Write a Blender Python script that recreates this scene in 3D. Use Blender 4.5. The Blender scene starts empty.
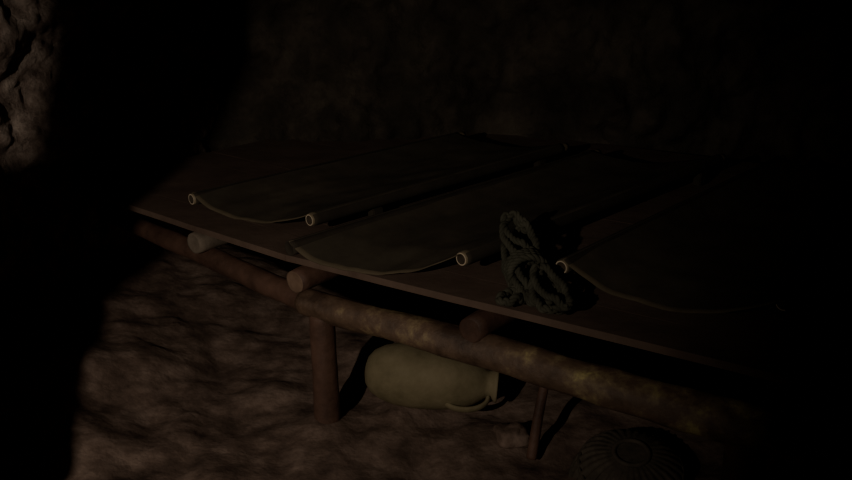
import bpy, bmesh, math, random
from mathutils import Vector, Matrix, noise
random.seed(7)
SC = bpy.context.scene
COL = SC.collection

# ------------------------------------------------------------------ helpers
def link(o, parent=None):
    COL.objects.link(o)
    if parent is not None:
        o.parent = parent
    return o

def empty(name, loc=(0, 0, 0)):
    e = bpy.data.objects.new(name, None)
    e.empty_display_size = 0.1
    COL.objects.link(e)
    return e

def mesh_obj(name, bm, mats, parent=None, smooth=True):
    me = bpy.data.meshes.new(name)
    bmesh.ops.recalc_face_normals(bm, faces=bm.faces)
    bm.to_mesh(me); bm.free()
    for m in mats: me.materials.append(m)
    if smooth:
        for p in me.polygons: p.use_smooth = True
    o = bpy.data.objects.new(name, me)
    return link(o, parent)

def fbm(p, s, o=5):
    return noise.fractal(Vector(p) * s, 1.0, 2.0, o)

# ------------------------------------------------------------------ materials
def mat(name, cols, scale=4.0, rough=0.85, bump=0.4, bscale=20.0, detail=8, stretch=(1, 1, 1), bdist=0.02,
        coords='Object', spec=0.3, bdetail=10, brough=0.7):
    m = bpy.data.materials.new(name); m.use_nodes = True
    nt = m.node_tree; N = nt.nodes; L = nt.links
    b = N['Principled BSDF']
    b.inputs['Roughness'].default_value = rough
    b.inputs['Specular IOR Level'].default_value = spec
    tc = N.new('ShaderNodeTexCoord'); mp = N.new('ShaderNodeMapping')
    mp.inputs['Scale'].default_value = stretch
    L.new(tc.outputs[coords], mp.inputs['Vector'])
    n1 = N.new('ShaderNodeTexNoise'); n1.inputs['Scale'].default_value = scale
    n1.inputs['Detail'].default_value = detail; n1.inputs['Roughness'].default_value = 0.65
    L.new(mp.outputs[0], n1.inputs['Vector'])
    r = N.new('ShaderNodeValToRGB'); L.new(n1.outputs['Fac'], r.inputs[0])
    els = r.color_ramp.elements
    while len(els) < len(cols): els.new(0.5)
    for e, (pos, c) in zip(els, cols):
        e.position = pos; e.color = (*c, 1)
    L.new(r.outputs[0], b.inputs['Base Color'])
    n2 = N.new('ShaderNodeTexNoise'); n2.inputs['Scale'].default_value = bscale
    n2.inputs['Detail'].default_value = bdetail; n2.inputs['Roughness'].default_value = brough
    L.new(mp.outputs[0], n2.inputs['Vector'])
    bp = N.new('ShaderNodeBump'); bp.inputs['Strength'].default_value = bump
    bp.inputs['Distance'].default_value = bdist
    L.new(n2.outputs['Fac'], bp.inputs['Height']); L.new(bp.outputs[0], b.inputs['Normal'])
    return m

M_rock = mat('cave_rock', [(0.3, (0.03, 0.025, 0.018)), (0.5, (0.065, 0.053, 0.038)), (0.72, (0.14, 0.115, 0.083))], 3.5, 0.9, 0.9, 14, bdist=0.03)
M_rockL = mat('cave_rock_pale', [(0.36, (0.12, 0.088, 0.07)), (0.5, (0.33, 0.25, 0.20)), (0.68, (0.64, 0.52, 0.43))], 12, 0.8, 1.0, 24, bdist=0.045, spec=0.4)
M_floor = mat('dirt_floor', [(0.33, (0.10, 0.068, 0.052)), (0.5, (0.20, 0.138, 0.104)), (0.68, (0.35, 0.255, 0.20))], 9, 0.85, 0.6, 12, bdist=0.022, spec=0.3, bdetail=6, brough=0.6)
M_plank = mat('dusty_plank', [(0.3, (0.12, 0.08, 0.058)), (0.7, (0.21, 0.145, 0.108))], 5, 0.85, 0.35, 30, stretch=(1, 1.5, 1), bdist=0.006)
M_bark = mat('log_bark', [(0.35, (0.07, 0.042, 0.027)), (0.54, (0.18, 0.115, 0.072)), (0.62, (0.32, 0.235, 0.125)), (0.69, (0.60, 0.50, 0.20))], 8, 0.55, 0.6, 35, bdist=0.008, spec=0.5)
M_bark2 = mat('post_bark', [(0.35, (0.07, 0.038, 0.026)), (0.7, (0.19, 0.105, 0.072))], 7, 0.6, 0.5, 30, bdist=0.008, spec=0.4)
M_cut = mat('cut_wood', [(0.3, (0.16, 0.10, 0.065)), (0.7, (0.32, 0.215, 0.145))], 16, 0.8, 0.4, 60, bdist=0.004)
M_cutpale = mat('cut_wood_pale', [(0.3, (0.14, 0.11, 0.08)), (0.7, (0.30, 0.245, 0.185))], 16, 0.8, 0.4, 60, bdist=0.004)
M_canvas = mat('olive_canvas', [(0.3, (0.055, 0.046, 0.032)), (0.5, (0.086, 0.071, 0.048)), (0.72, (0.135, 0.11, 0.075))], 4, 0.85, 0.25, 200, bdist=0.002)
M_sleeve = mat('shaded_sleeve', [(0.3, (0.035, 0.028, 0.02)), (0.72, (0.07, 0.057, 0.039))], 6, 0.95, 0.25, 200, bdist=0.002)  # sleeve darkened to paint in the shade on the poles' outer side
M_hem = mat('canvas_hem', [(0.3, (0.10, 0.08, 0.047)), (0.72, (0.17, 0.135, 0.085))], 10, 0.9, 0.3, 200, bdist=0.002)
M_bamboo = mat('bamboo_pole', [(0.3, (0.20, 0.155, 0.09)), (0.7, (0.33, 0.27, 0.17))], 8, 0.5, 0.2, 50, bdist=0.003)
M_ring = mat('bamboo_cut_ring', [(0.3, (0.6, 0.48, 0.33)), (0.7, (0.85, 0.72, 0.52))], 20, 0.6, 0.2, 80, bdist=0.002)
M_hollow = mat('bamboo_hollow', [(0.3, (0.04, 0.03, 0.02)), (0.7, (0.08, 0.06, 0.04))], 20, 0.9, 0.2, 80)
M_rope = mat('green_rope', [(0.3, (0.05, 0.05, 0.034)), (0.7, (0.115, 0.11, 0.075))], 20, 0.9, 0.5, 160, bdist=0.003)
M_jar = mat('clay_glaze', [(0.3, (0.165, 0.14, 0.075)), (0.5, (0.26, 0.22, 0.125)), (0.72, (0.35, 0.295, 0.18))], 7, 0.7, 0.4, 26, bdist=0.007, spec=0.25)
M_basket = mat('old_wicker', [(0.3, (0.065, 0.055, 0.04)), (0.7, (0.16, 0.13, 0.095))], 20, 0.8, 0.5, 80, bdist=0.004)

# ------------------------------------------------------------------ cave shell
def sweep_wall(name, pts, z0, z1, m, amp=0.12, sc=1.1, nu=160, nv=110, side=1, lean=0.0, crag=0.0):
    P = [Vector((x, y, 0)) for x, y in pts]
    seg = [(P[i+1]-P[i]).length for i in range(len(P)-1)]
    tot = sum(seg)
    bm = bmesh.new(); rows = []
    for i in range(nu+1):
        d = tot*i/nu; k = 0
        while k < len(seg)-1 and d > seg[k]: d -= seg[k]; k += 1
        t = (P[k+1]-P[k]).normalized()
        c = P[k] + t*d
        n = Vector((t.y, -t.x, 0))*side
        row = []
        for j in range(nv+1):
            z = z0 + (z1-z0)*j/nv
            q = Vector((c.x, c.y, z))
            h = amp*fbm(q, sc, 6) + amp*0.5*abs(noise.noise(q*3.3)) + 0.02*fbm(q, 9, 4) + lean*max(0, z-1.2)
            if crag:
                h += crag*(abs(noise.noise(q*7))+0.5*abs(noise.noise(q*16)))
            row.append(bm.verts.new(q + n*h))
        rows.append(row)
    for i in range(nu):
        for j in range(nv):
            bm.faces.new((rows[i][j], rows[i+1][j], rows[i+1][j+1], rows[i][j+1]))
    return mesh_obj(name, bm, [m])

sweep_wall('wall_back', [(-1.9, 4.2), (0.2, 4.3), (1.6, 4.25), (3.3, 3.9)], -0.15, 2.9, M_rock, 0.18, 1.3, 300, 170, 1, 0.12, 0.05)
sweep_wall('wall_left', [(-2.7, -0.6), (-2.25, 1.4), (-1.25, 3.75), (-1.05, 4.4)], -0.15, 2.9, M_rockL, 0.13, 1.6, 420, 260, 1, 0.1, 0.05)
sweep_wall('wall_right', [(3.2, 4.1), (3.3, 2.0), (3.0, -0.8)], -0.15, 2.9, M_rock, 0.14, 1.2, 120, 80, 1, 0.1)

def ground(name, x0, x1, y0, y1, z, amp, m, n=230, floor=True):
    bm = bmesh.new(); g = []
    for i in range(n+1):
        r = []
        for j in range(n+1):
            x = x0+(x1-x0)*i/n; y = y0+(y1-y0)*j/n
            q = Vector((x, y, 0.3))
            h = amp*fbm(q, 1.7, 6) + amp*0.25*fbm(q, 7, 4)
            if floor:
                h += 0.16*max(0.0, min(1.0, (-0.75-x)/0.9))
                h += 0.05*(abs(noise.noise(q*2.6))-0.2)+0.014*abs(noise.noise(q*8))
            r.append(bm.verts.new((x, y, z+h)))
        g.append(r)
    for i in range(n):
        for j in range(n):
            bm.faces.new((g[i][j], g[i+1][j], g[i+1][j+1], g[i][j+1]))
    return mesh_obj(name, bm, [m])
ground('floor', -3.0, 3.6, -1.0, 4.6, -0.01, 0.05, M_floor, 300)
ground('ceiling', -3.0, 3.6, -1.0, 4.6, 2.75, 0.25, M_rock, 90, False)

# ------------------------------------------------------------------ logs
def log_mesh(bm, a, b, ra, rb, nseg=40, nr=28, rough=0.07, bend=0.012, mside=0, mcap=1, seed=0.0):
    a = Vector(a); b = Vector(b); ax = (b-a).normalized()
    up = Vector((0, 0, 1)) if abs(ax.z) < 0.9 else Vector((1, 0, 0))
    u = ax.cross(up).normalized(); v = u.cross(ax).normalized()
    L = (b-a).length; rings = []
    for i in range(nseg+1):
        t = i/nseg; c = a.lerp(b, t)
        off = Vector((noise.noise(Vector((t*2.2+seed, 3.1, 0))), noise.noise(Vector((t*2.2+seed, 9.7, 0))), 0))*bend*L
        off *= math.sin(math.pi*t)
        c = c + u*off.x + v*off.y
        r = ra+(rb-ra)*t
        r *= 1.0 + 0.06*noise.noise(Vector((t*L*6, seed, 1)))
        e = min(t, 1-t)*L
        if e < 0.008: r *= 0.93
        ring = []
        for k in range(nr):
            an = 2*math.pi*k/nr
            q = Vector((math.cos(an)*1.3, math.sin(an)*1.3, t*L*5+seed))
            rr = r*(1+rough*noise.noise(q)+rough*0.4*noise.noise(q*3))
            ring.append(bm.verts.new(c+u*math.cos(an)*rr+v*math.sin(an)*rr))
        rings.append(ring)
    for i in range(nseg):
        for k in range(nr):
            f = bm.faces.new((rings[i][k], rings[i][(k+1) % nr], rings[i+1][(k+1) % nr], rings[i+1][k]))
            f.material_index = mside
    for ring in (rings[0], rings[-1]):
        c = sum((x.co for x in ring), Vector())/nr
        inner = [bm.verts.new(c+(x.co-c)*0.86) for x in ring]
        cv = bm.verts.new(c)
        for k in range(nr):
            f = bm.faces.new((ring[k], ring[(k+1) % nr], inner[(k+1) % nr], inner[k])); f.material_index = mcap
            f = bm.faces.new((inner[k], inner[(k+1) % nr], cv)); f.material_index = mcap

def log(name, a, b, ra, rb, parent, m=None, cap=None, **kw):
    bm = bmesh.new(); log_mesh(bm, a, b, ra, rb, **kw)
    return mesh_obj(name, bm, [m or M_bark, cap or M_cut], parent)

plat = empty('log_platform')
log('front_beam_right', (-0.405, 2.405, 0.41), (1.02, 1.545, 0.405), 0.046, 0.058, plat, nseg=110, seed=2.0, rough=0.13, bend=0.012)
log('front_beam_left', (-1.56, 3.46, 0.42), (-0.36, 2.40, 0.40), 0.034, 0.043, plat, nseg=90, seed=5.0, m=M_bark2)
n_in = Vector((0.613, 0.79, 0)).normalized()
def cross(name, x, y, z, r, l, m=M_bark2, cap=M_cut, s=0.0):
    a = Vector((x, y, z)); b = a+n_in*l
    log(name, a, b, r, r*0.95, plat, nseg=60, seed=s, m=m, cap=cap)
cross('cross_log_1', -0.85, 2.745, 0.487, 0.041, 1.5, M_cutpale, M_cutpale, 1.1)
cross('cross_log_2', -0.425, 2.385, 0.487, 0.041, 2.0, M_bark2, M_cut, 7.3)
cross('cross_log_3', 0.125, 2.05, 0.480, 0.042, 2.1, M_bark2, M_bark2, 3.3)
cross('cross_log_4', 0.865, 1.60, 0.470, 0.055, 2.1, M_bark2, M_bark2, 4.4)
log('post_1', (-0.335, 2.345, -0.05), (-0.338, 2.36, 0.385), 0.044, 0.041, plat, m=M_bark2, seed=8)
log('post_2', (0.80, 1.68, -0.05), (0.79, 1.68, 0.38), 0.055, 0.05, plat, m=M_bark2, seed=9)
log('post_4', (0.55, 3.55, -0.05), (0.55, 3.55, 0.46), 0.045, 0.04, plat, m=M_bark2, seed=11)
log('post_5', (1.8, 2.9, -0.05), (1.8, 2.9, 0.44), 0.045, 0.04, plat, m=M_bark2, seed=12)

A = Vector((-1.14, 2.99, 0)); B = Vector((-0.465, 2.466, 0)); F = Vector((0.98, 1.59, 0))
d1 = (B-A).normalized(); d2 = (F-B).normalized()
bm = bmesh.new()
def board(bm, p, q, w, ztop, th, n):
    ns = max(2, int((q-p).length/0.12)); prev = None
    for i in range(ns+1):
        c = p.lerp(q, i/ns)
        dz = 0.002*noise.noise(c*4); dw = 0.003*noise.noise(c*6+Vector((5, 0, 0))) if w > 0.1535 else 0
        vs = []
        a = c + n*dw; b2 = c+n*w
        for base, z in ((a, ztop-th), (a, ztop-0.001), (a+n*0.001, ztop), (b2-n*0.001, ztop), (b2, ztop-0.001), (b2, ztop-th)):
            vs.append(bm.verts.new((base.x, base.y, z+dz)))
        if prev:
            for k in range(6):
                bm.faces.new((prev[k], prev[(k+1) % 6], vs[(k+1) % 6], vs[k]))
        else: bm.faces.new(vs)
        prev = vs
    bm.faces.new(prev)
W = 0.155
for i in range(14):
    o = n_in*(i*W)
    zt = 0.550-0.0012*i
    ww = W-0.0012 if i == 0 else W-0.002
    board(bm, A+o-d1*0.52, B+o-d1*0.0005, ww, zt, 0.022, n_in)
    board(bm, B+o+d2*0.0005, F+o+d2*0.35, ww, zt, 0.022, n_in)
mesh_obj('planks', bm, [M_plank], plat, smooth=False)

# ------------------------------------------------------------------ stretchers
def tube(bm, a, b, ro, ri, nr=24):
    a = Vector(a); b = Vector(b); ax = (b-a).normalized(); L = (b-a).length
    u = ax.cross(Vector((0, 0, 1))).normalized(); v = u.cross(ax)
    ns = int(L/0.02)
    def ring(c, r): return [bm.verts.new(c+(u*math.cos(2*math.pi*k/nr)+v*math.sin(2*math.pi*k/nr))*r) for k in range(nr)]
    def bridge(r1, r2, mi):
        for k in range(nr):
            f = bm.faces.new((r1[k], r1[(k+1) % nr], r2[(k+1) % nr], r2[k])); f.material_index = mi
    outer = [ring(a+ax*L*i/ns, ro) for i in range(ns+1)]
    for i in range(ns): bridge(outer[i], outer[i+1], 0)
    for base, o, s in ((a, outer[0], 1), (b, outer[-1], -1)):
        i1 = ring(base, ri); i2 = ring(base+ax*s*0.12, ri*0.97)
        bridge(o, i1, 1); bridge(i1, i2, 2)
        f = bm.faces.new(i2); f.material_index = 2

def stretcher(pl, pr, z, length, sag, seed, dirv=(0.695, 0.72), recess_left=0.0, recess_right=0.0):
    e = empty('canvas_stretcher')
    d = Vector((*dirv, 0)).normalized()
    pl = Vector((*pl, z)); pr = Vector((*pr, z)); ro = 0.020
    w = (pr-pl); wn = (w - d*w.dot(d)).normalized()
    bm = bmesh.new()
    tube(bm, pl-d*(0.004-recess_left), pl+d*length, ro, ro*0.82)
    mesh_obj('pole_left', bm, [M_bamboo, M_ring, M_hollow], e)
    bm = bmesh.new()
    tube(bm, pr-d*(0.004-recess_right), pr+d*length, ro, ro*0.82)
    mesh_obj('pole_right', bm, [M_bamboo, M_ring, M_hollow], e)
    rc = ro+0.0030
    nu, nv = 48, 90
    bm = bmesh.new(); g = []
    for j in range(nv+1):
        t = j/nv; row = []
        pts = []
        front = (1-min(1, t/0.10))
        sg = sag*(0.80+0.35*front) + 0.006*noise.noise(Vector((t*5, seed, 0)))
        if t > 0.5: sg *= 1-0.2*(t-0.5)
        s0 = 0.004
        basel = pl+d*(s0+t*(length-0.05)); baser = pr+d*(s0+t*(length-0.05))
        for an in (80, 30, -20, -60, -100, -140, -180, -220, -250, -270):
            r_ = math.radians(an)
            pts.append(basel + wn*math.cos(r_)*rc + Vector((0, 0, math.sin(r_)*rc)))
        inner_l = basel + Vector((0, 0, rc)); inner_r = baser+Vector((0, 0, rc))
        for i in range(1, nu):
            s = i/nu
            p = inner_l.lerp(inner_r, s)
            shape = (4*s*(1-s))**0.85
            wr = 0.007*noise.noise(Vector((s*6+seed, t*9, seed))) + 0.002*noise.noise(Vector((s*16, t*5, seed+3)))
            hem = d*(0.015*noise.noise(Vector((s*3+seed*3, 1, 2)))-0.035)*shape*front
            pts.append(p - Vector((0, 0, sg*shape)) + Vector((0, 0, wr*shape)) + hem)
        for an in (90, 60, 20, -20, -60, -100, -140, -180, -220, -260):
            r_ = math.radians(an)
            pts.append(baser + wn*math.cos(r_)*rc + Vector((0, 0, math.sin(r_)*rc)))
        for p in pts: row.append(bm.verts.new(p))
        g.append(row)
    nc = len(g[0])-1
    for j in range(nv):
        for i in range(nc):
            f = bm.faces.new((g[j][i], g[j][i+1], g[j+1][i+1], g[j+1][i]))
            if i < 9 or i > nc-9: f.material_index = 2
            elif j == 0: f.material_index = 1
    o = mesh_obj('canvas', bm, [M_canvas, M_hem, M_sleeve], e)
    md = o.modifiers.new('thick', 'SOLIDIFY'); md.thickness = 0.003; md.offset = 0
    bm = bmesh.new()
    for p in (pl, pr):
        for tt in (0.30, length-0.2):
            c = p+d*tt
            h = (z-rc) - 0.551
            mtx = Matrix.Translation((c.x, c.y, 0.551+h/2)) @ Matrix.Rotation(math.atan2(d.y, d.x), 4, 'Z') @ Matrix.Diagonal((0.05, 0.035, h, 1))
            bmesh.ops.create_cube(bm, size=1, matrix=mtx)
    bmesh.ops.bevel(bm, geom=bm.edges[:], offset=0.004, segments=2, affect='EDGES')
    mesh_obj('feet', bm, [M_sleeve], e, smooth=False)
    return e
stretcher((-0.865, 2.832), (-0.396, 2.591), 0.63, 1.50, 0.050, 0.3, (0.70, 0.714))
stretcher((-0.425, 2.31), (0.107, 2.225), 0.63, 1.72, 0.068, 1.7, (0.70, 0.714), 0.05)
stretcher((0.395, 2.16), (0.90, 1.87), 0.63, 1.72, 0.065, 4.1, (0.68, 0.733), 0.0, 0.05)

# ------------------------------------------------------------------ rope hank
def rope_strands(cu, path, r=0.0105):
    n = len(path)
    for sidx in range(3):
        sp = cu.splines.new('POLY'); sp.use_cyclic_u = False
        pts = []; dist = 0
        for i in range(n):
            p = path[i]; q = path[(i+1) % n] if i < n-1 else path[i]; pr_ = path[i-1] if i else path[0]
            t = (q-pr_).normalized()
            u = t.cross(Vector((0.3, 0.2, 0.93))).normalized(); v = t.cross(u)
            if i: dist += (path[i]-path[i-1]).length
            a = dist/0.05*2*math.pi+sidx*2*math.pi/3
            pts.append(p+(u*math.cos(a)+v*math.sin(a))*r*0.52)
        sp.points.add(n-1)
        for k, p in enumerate(pts): sp.points[k].co = (*p, 1)
cu = bpy.data.curves.new('rope_coil', 'CURVE'); cu.dimensions = '3D'; cu.bevel_depth = 0.0062; cu.bevel_resolution = 2
ra_ = Vector((0.275, 2.33, 0.0)); rb_ = Vector((0.318, 1.97, 0.0))
axr = (rb_-ra_).normalized(); wr = Vector((axr.y*-1, axr.x, 0))
def loop(c, la, lb, rot, z, tilt, seed, n=150, turns=1.0):
    out = []
    a1 = axr*math.cos(rot)+wr*math.sin(rot); a2 = wr*math.cos(rot)-axr*math.sin(rot)
    for i in range(n):
        an = 2*math.pi*turns*i/(n-1)
        w = 1+0.14*noise.noise(Vector((math.cos(an)*1.5, math.sin(an)*1.5, seed)))
        p = c+a1*math.cos(an)*la*w+a2*math.sin(an)*lb*w
        zz = z+tilt*math.cos(an)+0.022*noise.noise(Vector((math.cos(an)*2, math.sin(an)*2, seed+9)))
        p.z = max(zz, 0.5675)
        out.append(p)
    return out
mid = (ra_+rb_)*0.5
specs = [(-.03, .00, .15, .050, 0.0, .590, -.02), (-.02, -.005, .17, .042, .10, .612, -.03), (-.07, .01, .14, .038, -.12, .640, -.035),
         (.08, .025, .12, .045, .10, .585, .0), (.11, .03, .11, .040, -.15, .603, -.01), (.12, .035, .10, .032, .15, .625, -.015),
         (-.12, .0, .09, .045, .05, .680, -.045), (-.14, .005, .075, .035, .3, .690, -.03), (.08, -.065, .045, .028, -.7, .580, 0.0)]
for k, (da, dw, la, lb, rot, z, ti) in enumerate(specs):
    rope_strands(cu, loop(mid+axr*da+wr*dw, la, lb, rot, z, ti, k*1.7))
for k in range(3):
    c = mid+axr*(-0.035+0.021*k); out = []
    for i in range(80):
        an = 2*math.pi*i/79
        out.append(c+wr*math.cos(an)*0.055+Vector((0, 0, 0.618+math.sin(an)*0.050)))
    rope_strands(cu, out)
ro_ = bpy.data.objects.new('rope_coil', cu); cu.materials.append(M_rope); link(ro_)

# ------------------------------------------------------------------ clay jar on its side
def revolve(bm, prof, nr=64, mi=0):
    rings = []
    for (x, r) in prof:
        if r < 1e-5: rings.append([bm.verts.new((x, 0, 0))])
        else: rings.append([bm.verts.new((x, r*math.cos(2*math.pi*k/nr), r*math.sin(2*math.pi*k/nr))) for k in range(nr)])
    for a, b in zip(rings[:-1], rings[1:]):
        for k in range(nr):
            k2 = (k+1) % nr
            if len(a) == 1: bm.faces.new((a[0], b[k2], b[k]))
            elif len(b) == 1: bm.faces.new((a[k], a[k2], b[0]))
            else: bm.faces.new((a[k], a[k2], b[k2], b[k]))
bm = bmesh.new()
prof = [(-.232, 0), (-.231, .025), (-.224, .05), (-.205, .074), (-.17, .094), (-.12, .107), (-.06, .112), (.0, .110), (.06, .103), (.11, .092),
        (.15, .076), (.175, .060), (.187, .050), (.195, .046), (.205, .047), (.215, .054), (.222, .060), (.228, .060), (.229, .055),
        (.215, .043), (.19, .038), (.15, .06), (.08, .09), (-.05, .10), (-.18, .08), (-.222, 0)]
revolve(bm, prof)
hp = []
for i in range(25):
    t = i/24; an = math.pi*t
    hp.append(Vector((0.125+0.075*math.cos(an)+0.0, 0, 0.055+0.05*t*0.4+0.045*math.sin(an))))
prev = None
for i, p in enumerate(hp):
    tg = (hp[min(i+1, 24)]-hp[max(i-1, 0)]).normalized(); nn = Vector((0, 1, 0)); bb = tg.cross(nn)
    rg = [bm.verts.new(p+nn*math.cos(2*math.pi*k/14)*0.014+bb*math.sin(2*math.pi*k/14)*0.008) for k in range(14)]
    if prev:
        for k in range(14): bm.faces.new((prev[k], prev[(k+1) % 14], rg[(k+1) % 14], rg[k]))
    prev = rg
jar = mesh_obj('clay_jar', bm, [M_jar])
jar.matrix_world = Matrix.Translation((0.02, 2.43, 0.112)) @ Matrix.Rotation(math.radians(-8), 4, 'Z') @ Matrix.Rotation(math.radians(3), 4, 'Y') @ Matrix.Rotation(math.radians(118), 4, 'X')

# ------------------------------------------------------------------ ribbed basket (upturned)
bk = empty('wicker_basket')
bm = bmesh.new(); nr = 120; rings = []
for (h, r) in [(0.0, .165), (.03, .163), (.055, .156), (.078, .145), (.097, .128), (.112, .105), (.122, .075), (.127, .04), (.128, .012)]:
    rings.append([bm.verts.new((r*(1+0.035*(1 if (k//2) % 2 else -1))*math.cos(2*math.pi*k/nr), r*(1+0.035*(1 if (k//2) % 2 else -1))*math.sin(2*math.pi*k/nr), h)) for k in range(nr)])
for a, b in zip(rings[:-1], rings[1:]):
    for k in range(nr): bm.faces.new((a[k], a[(k+1) % nr], b[(k+1) % nr], b[k]))
bm.faces.new(rings[-1])
o = mesh_obj('ribbed_body', bm, [M_basket], bk, smooth=False)
for nm, R_, h, rr in (('rim', .168, .012, .012), ('band', .150, .073, .005), ('top_ring', .05, .128, .007)):
    bpy.ops.mesh.primitive_torus_add(major_radius=R_, minor_radius=rr, major_segments=64, minor_segments=10, location=(0, 0, h))
    t = bpy.context.object; t.name = nm; t.data.materials.append(M_basket); t.parent = bk
    for p in t.data.polygons: p.use_smooth = True
bk.location = (0.610, 2.01, -0.012); bk.rotation_euler = (math.radians(10), math.radians(-4), 0)

# leaning stick & a stone
bm = bmesh.new(); log_mesh(bm, (0.33, 2.12, 0.0), (0.385, 2.22, 0.30), 0.017, 0.015, seed=3)
mesh_obj('wooden_stake', bm, [M_bark2, M_cut])
bm = bmesh.new(); bmesh.ops.create_icosphere(bm, subdivisions=4, radius=1)
for v in bm.verts:
    n = v.co.normalized()
    v.co = n*(1+0.35*noise.noise(n*1.3+Vector((3, 0, 0)))+0.1*noise.noise(n*4+Vector((3, 0, 0))))
    v.co = Vector((v.co.x*.06, v.co.y*.05, v.co.z*.035))
o = mesh_obj('cave_stone', bm, [M_floor]); o.location = (0.28, 2.22, 0.018)

# ------------------------------------------------------------------ lamp + unseen rock pillar, added and shaped to shade the left side
LP = Vector((-1.10, -0.35, 1.62))
def onp(P, yp=1.0):
    k = (yp-LP.y)/(P[1]-LP.y); return (LP.x+(P[0]-LP.x)*k, LP.z+(P[2]-LP.z)*k)
R = [onp(p) for p in [(-.88, 4.05, 1.45), (-.94, 4.05, .98), (-1.14, 4.05, .56), (-1.133, 3.15, .55), (-1.15, 2.98, .5), (-1.33, 3.2, .1), (-1.18, 2.535, 0), (-1.05, 2.04, 0)]]
Lf = [onp(p) for p in [(-1.43, 3.3, 1.31), (-1.53, 3.13, .72)]]
def interp(tab, z):
    tab = sorted(tab, key=lambda q: q[1])
    if z <= tab[0][1]: return tab[0][0]
    for a, b in zip(tab[:-1], tab[1:]):
        if z <= b[1]:
            return a[0]+(b[0]-a[0])*(z-a[1])/max(1e-6, b[1]-a[1])
    return tab[-1][0]
Rt = R+[(R[-1][0], -0.1), (R[0][0]+0.02, 2.8)]
Lt = Lf+[(-1.80, -0.1), (-1.75, 0.85), (-1.62, 1.06), (Lf[0][0]+0.02, 1.9), (Lf[0][0], 2.9)]
bm = bmesh.new(); rows = []
NZ, NA = 150, 72
for j in range(NZ+1):
    z = -0.1+3.0*j/NZ
    xr = interp(Rt, z); xl = interp(Lt, z); c = (xr+xl)/2; hw = (xr-xl)/2
    row = []
    for k in range(NA):
        an = 2*math.pi*k/NA
        q = Vector((math.cos(an), math.sin(an), z*2))
        f = 1+0.10*noise.noise(q*1.4)+0.06*noise.noise(q*4)
        row.append(bm.verts.new((c+math.cos(an)*hw*(0.98+0.10*noise.noise(q*3.1)), 1.0+math.sin(an)*min(0.16, hw)*f, z)))
    rows.append(row)
for j in range(NZ):
    for k in range(NA):
        bm.faces.new((rows[j][k], rows[j][(k+1) % NA], rows[j+1][(k+1) % NA], rows[j+1][k]))
mesh_obj('shadow_blocker', bm, [M_rock])

ld = bpy.data.lights.new('cave_lamp', 'SPOT'); ld.energy = 84; ld.color = (1.0, 0.86, 0.73)
ld.spot_size = math.radians(72); ld.spot_blend = 1.0; ld.shadow_soft_size = 0.025
lo = bpy.data.objects.new('cave_lamp', ld); link(lo); lo.location = LP
lo.rotation_euler = (Vector((-0.72, 2.9, 0.42))-LP).to_track_quat('-Z', 'Y').to_euler()

w = bpy.data.worlds.new('cave_world'); SC.world = w; w.use_nodes = True
w.node_tree.nodes['Background'].inputs[0].default_value = (0.6, 0.5, 0.45, 1)
w.node_tree.nodes['Background'].inputs[1].default_value = 0.0008

# ------------------------------------------------------------------ camera
cd = bpy.data.cameras.new('camera'); cd.lens = 33.8; cd.sensor_width = 36; cd.clip_start = 0.02
co = bpy.data.objects.new('camera', cd); link(co)
co.location = (0, 0, 1.5); co.rotation_euler = (math.radians(70), 0, 0)
SC.camera = co
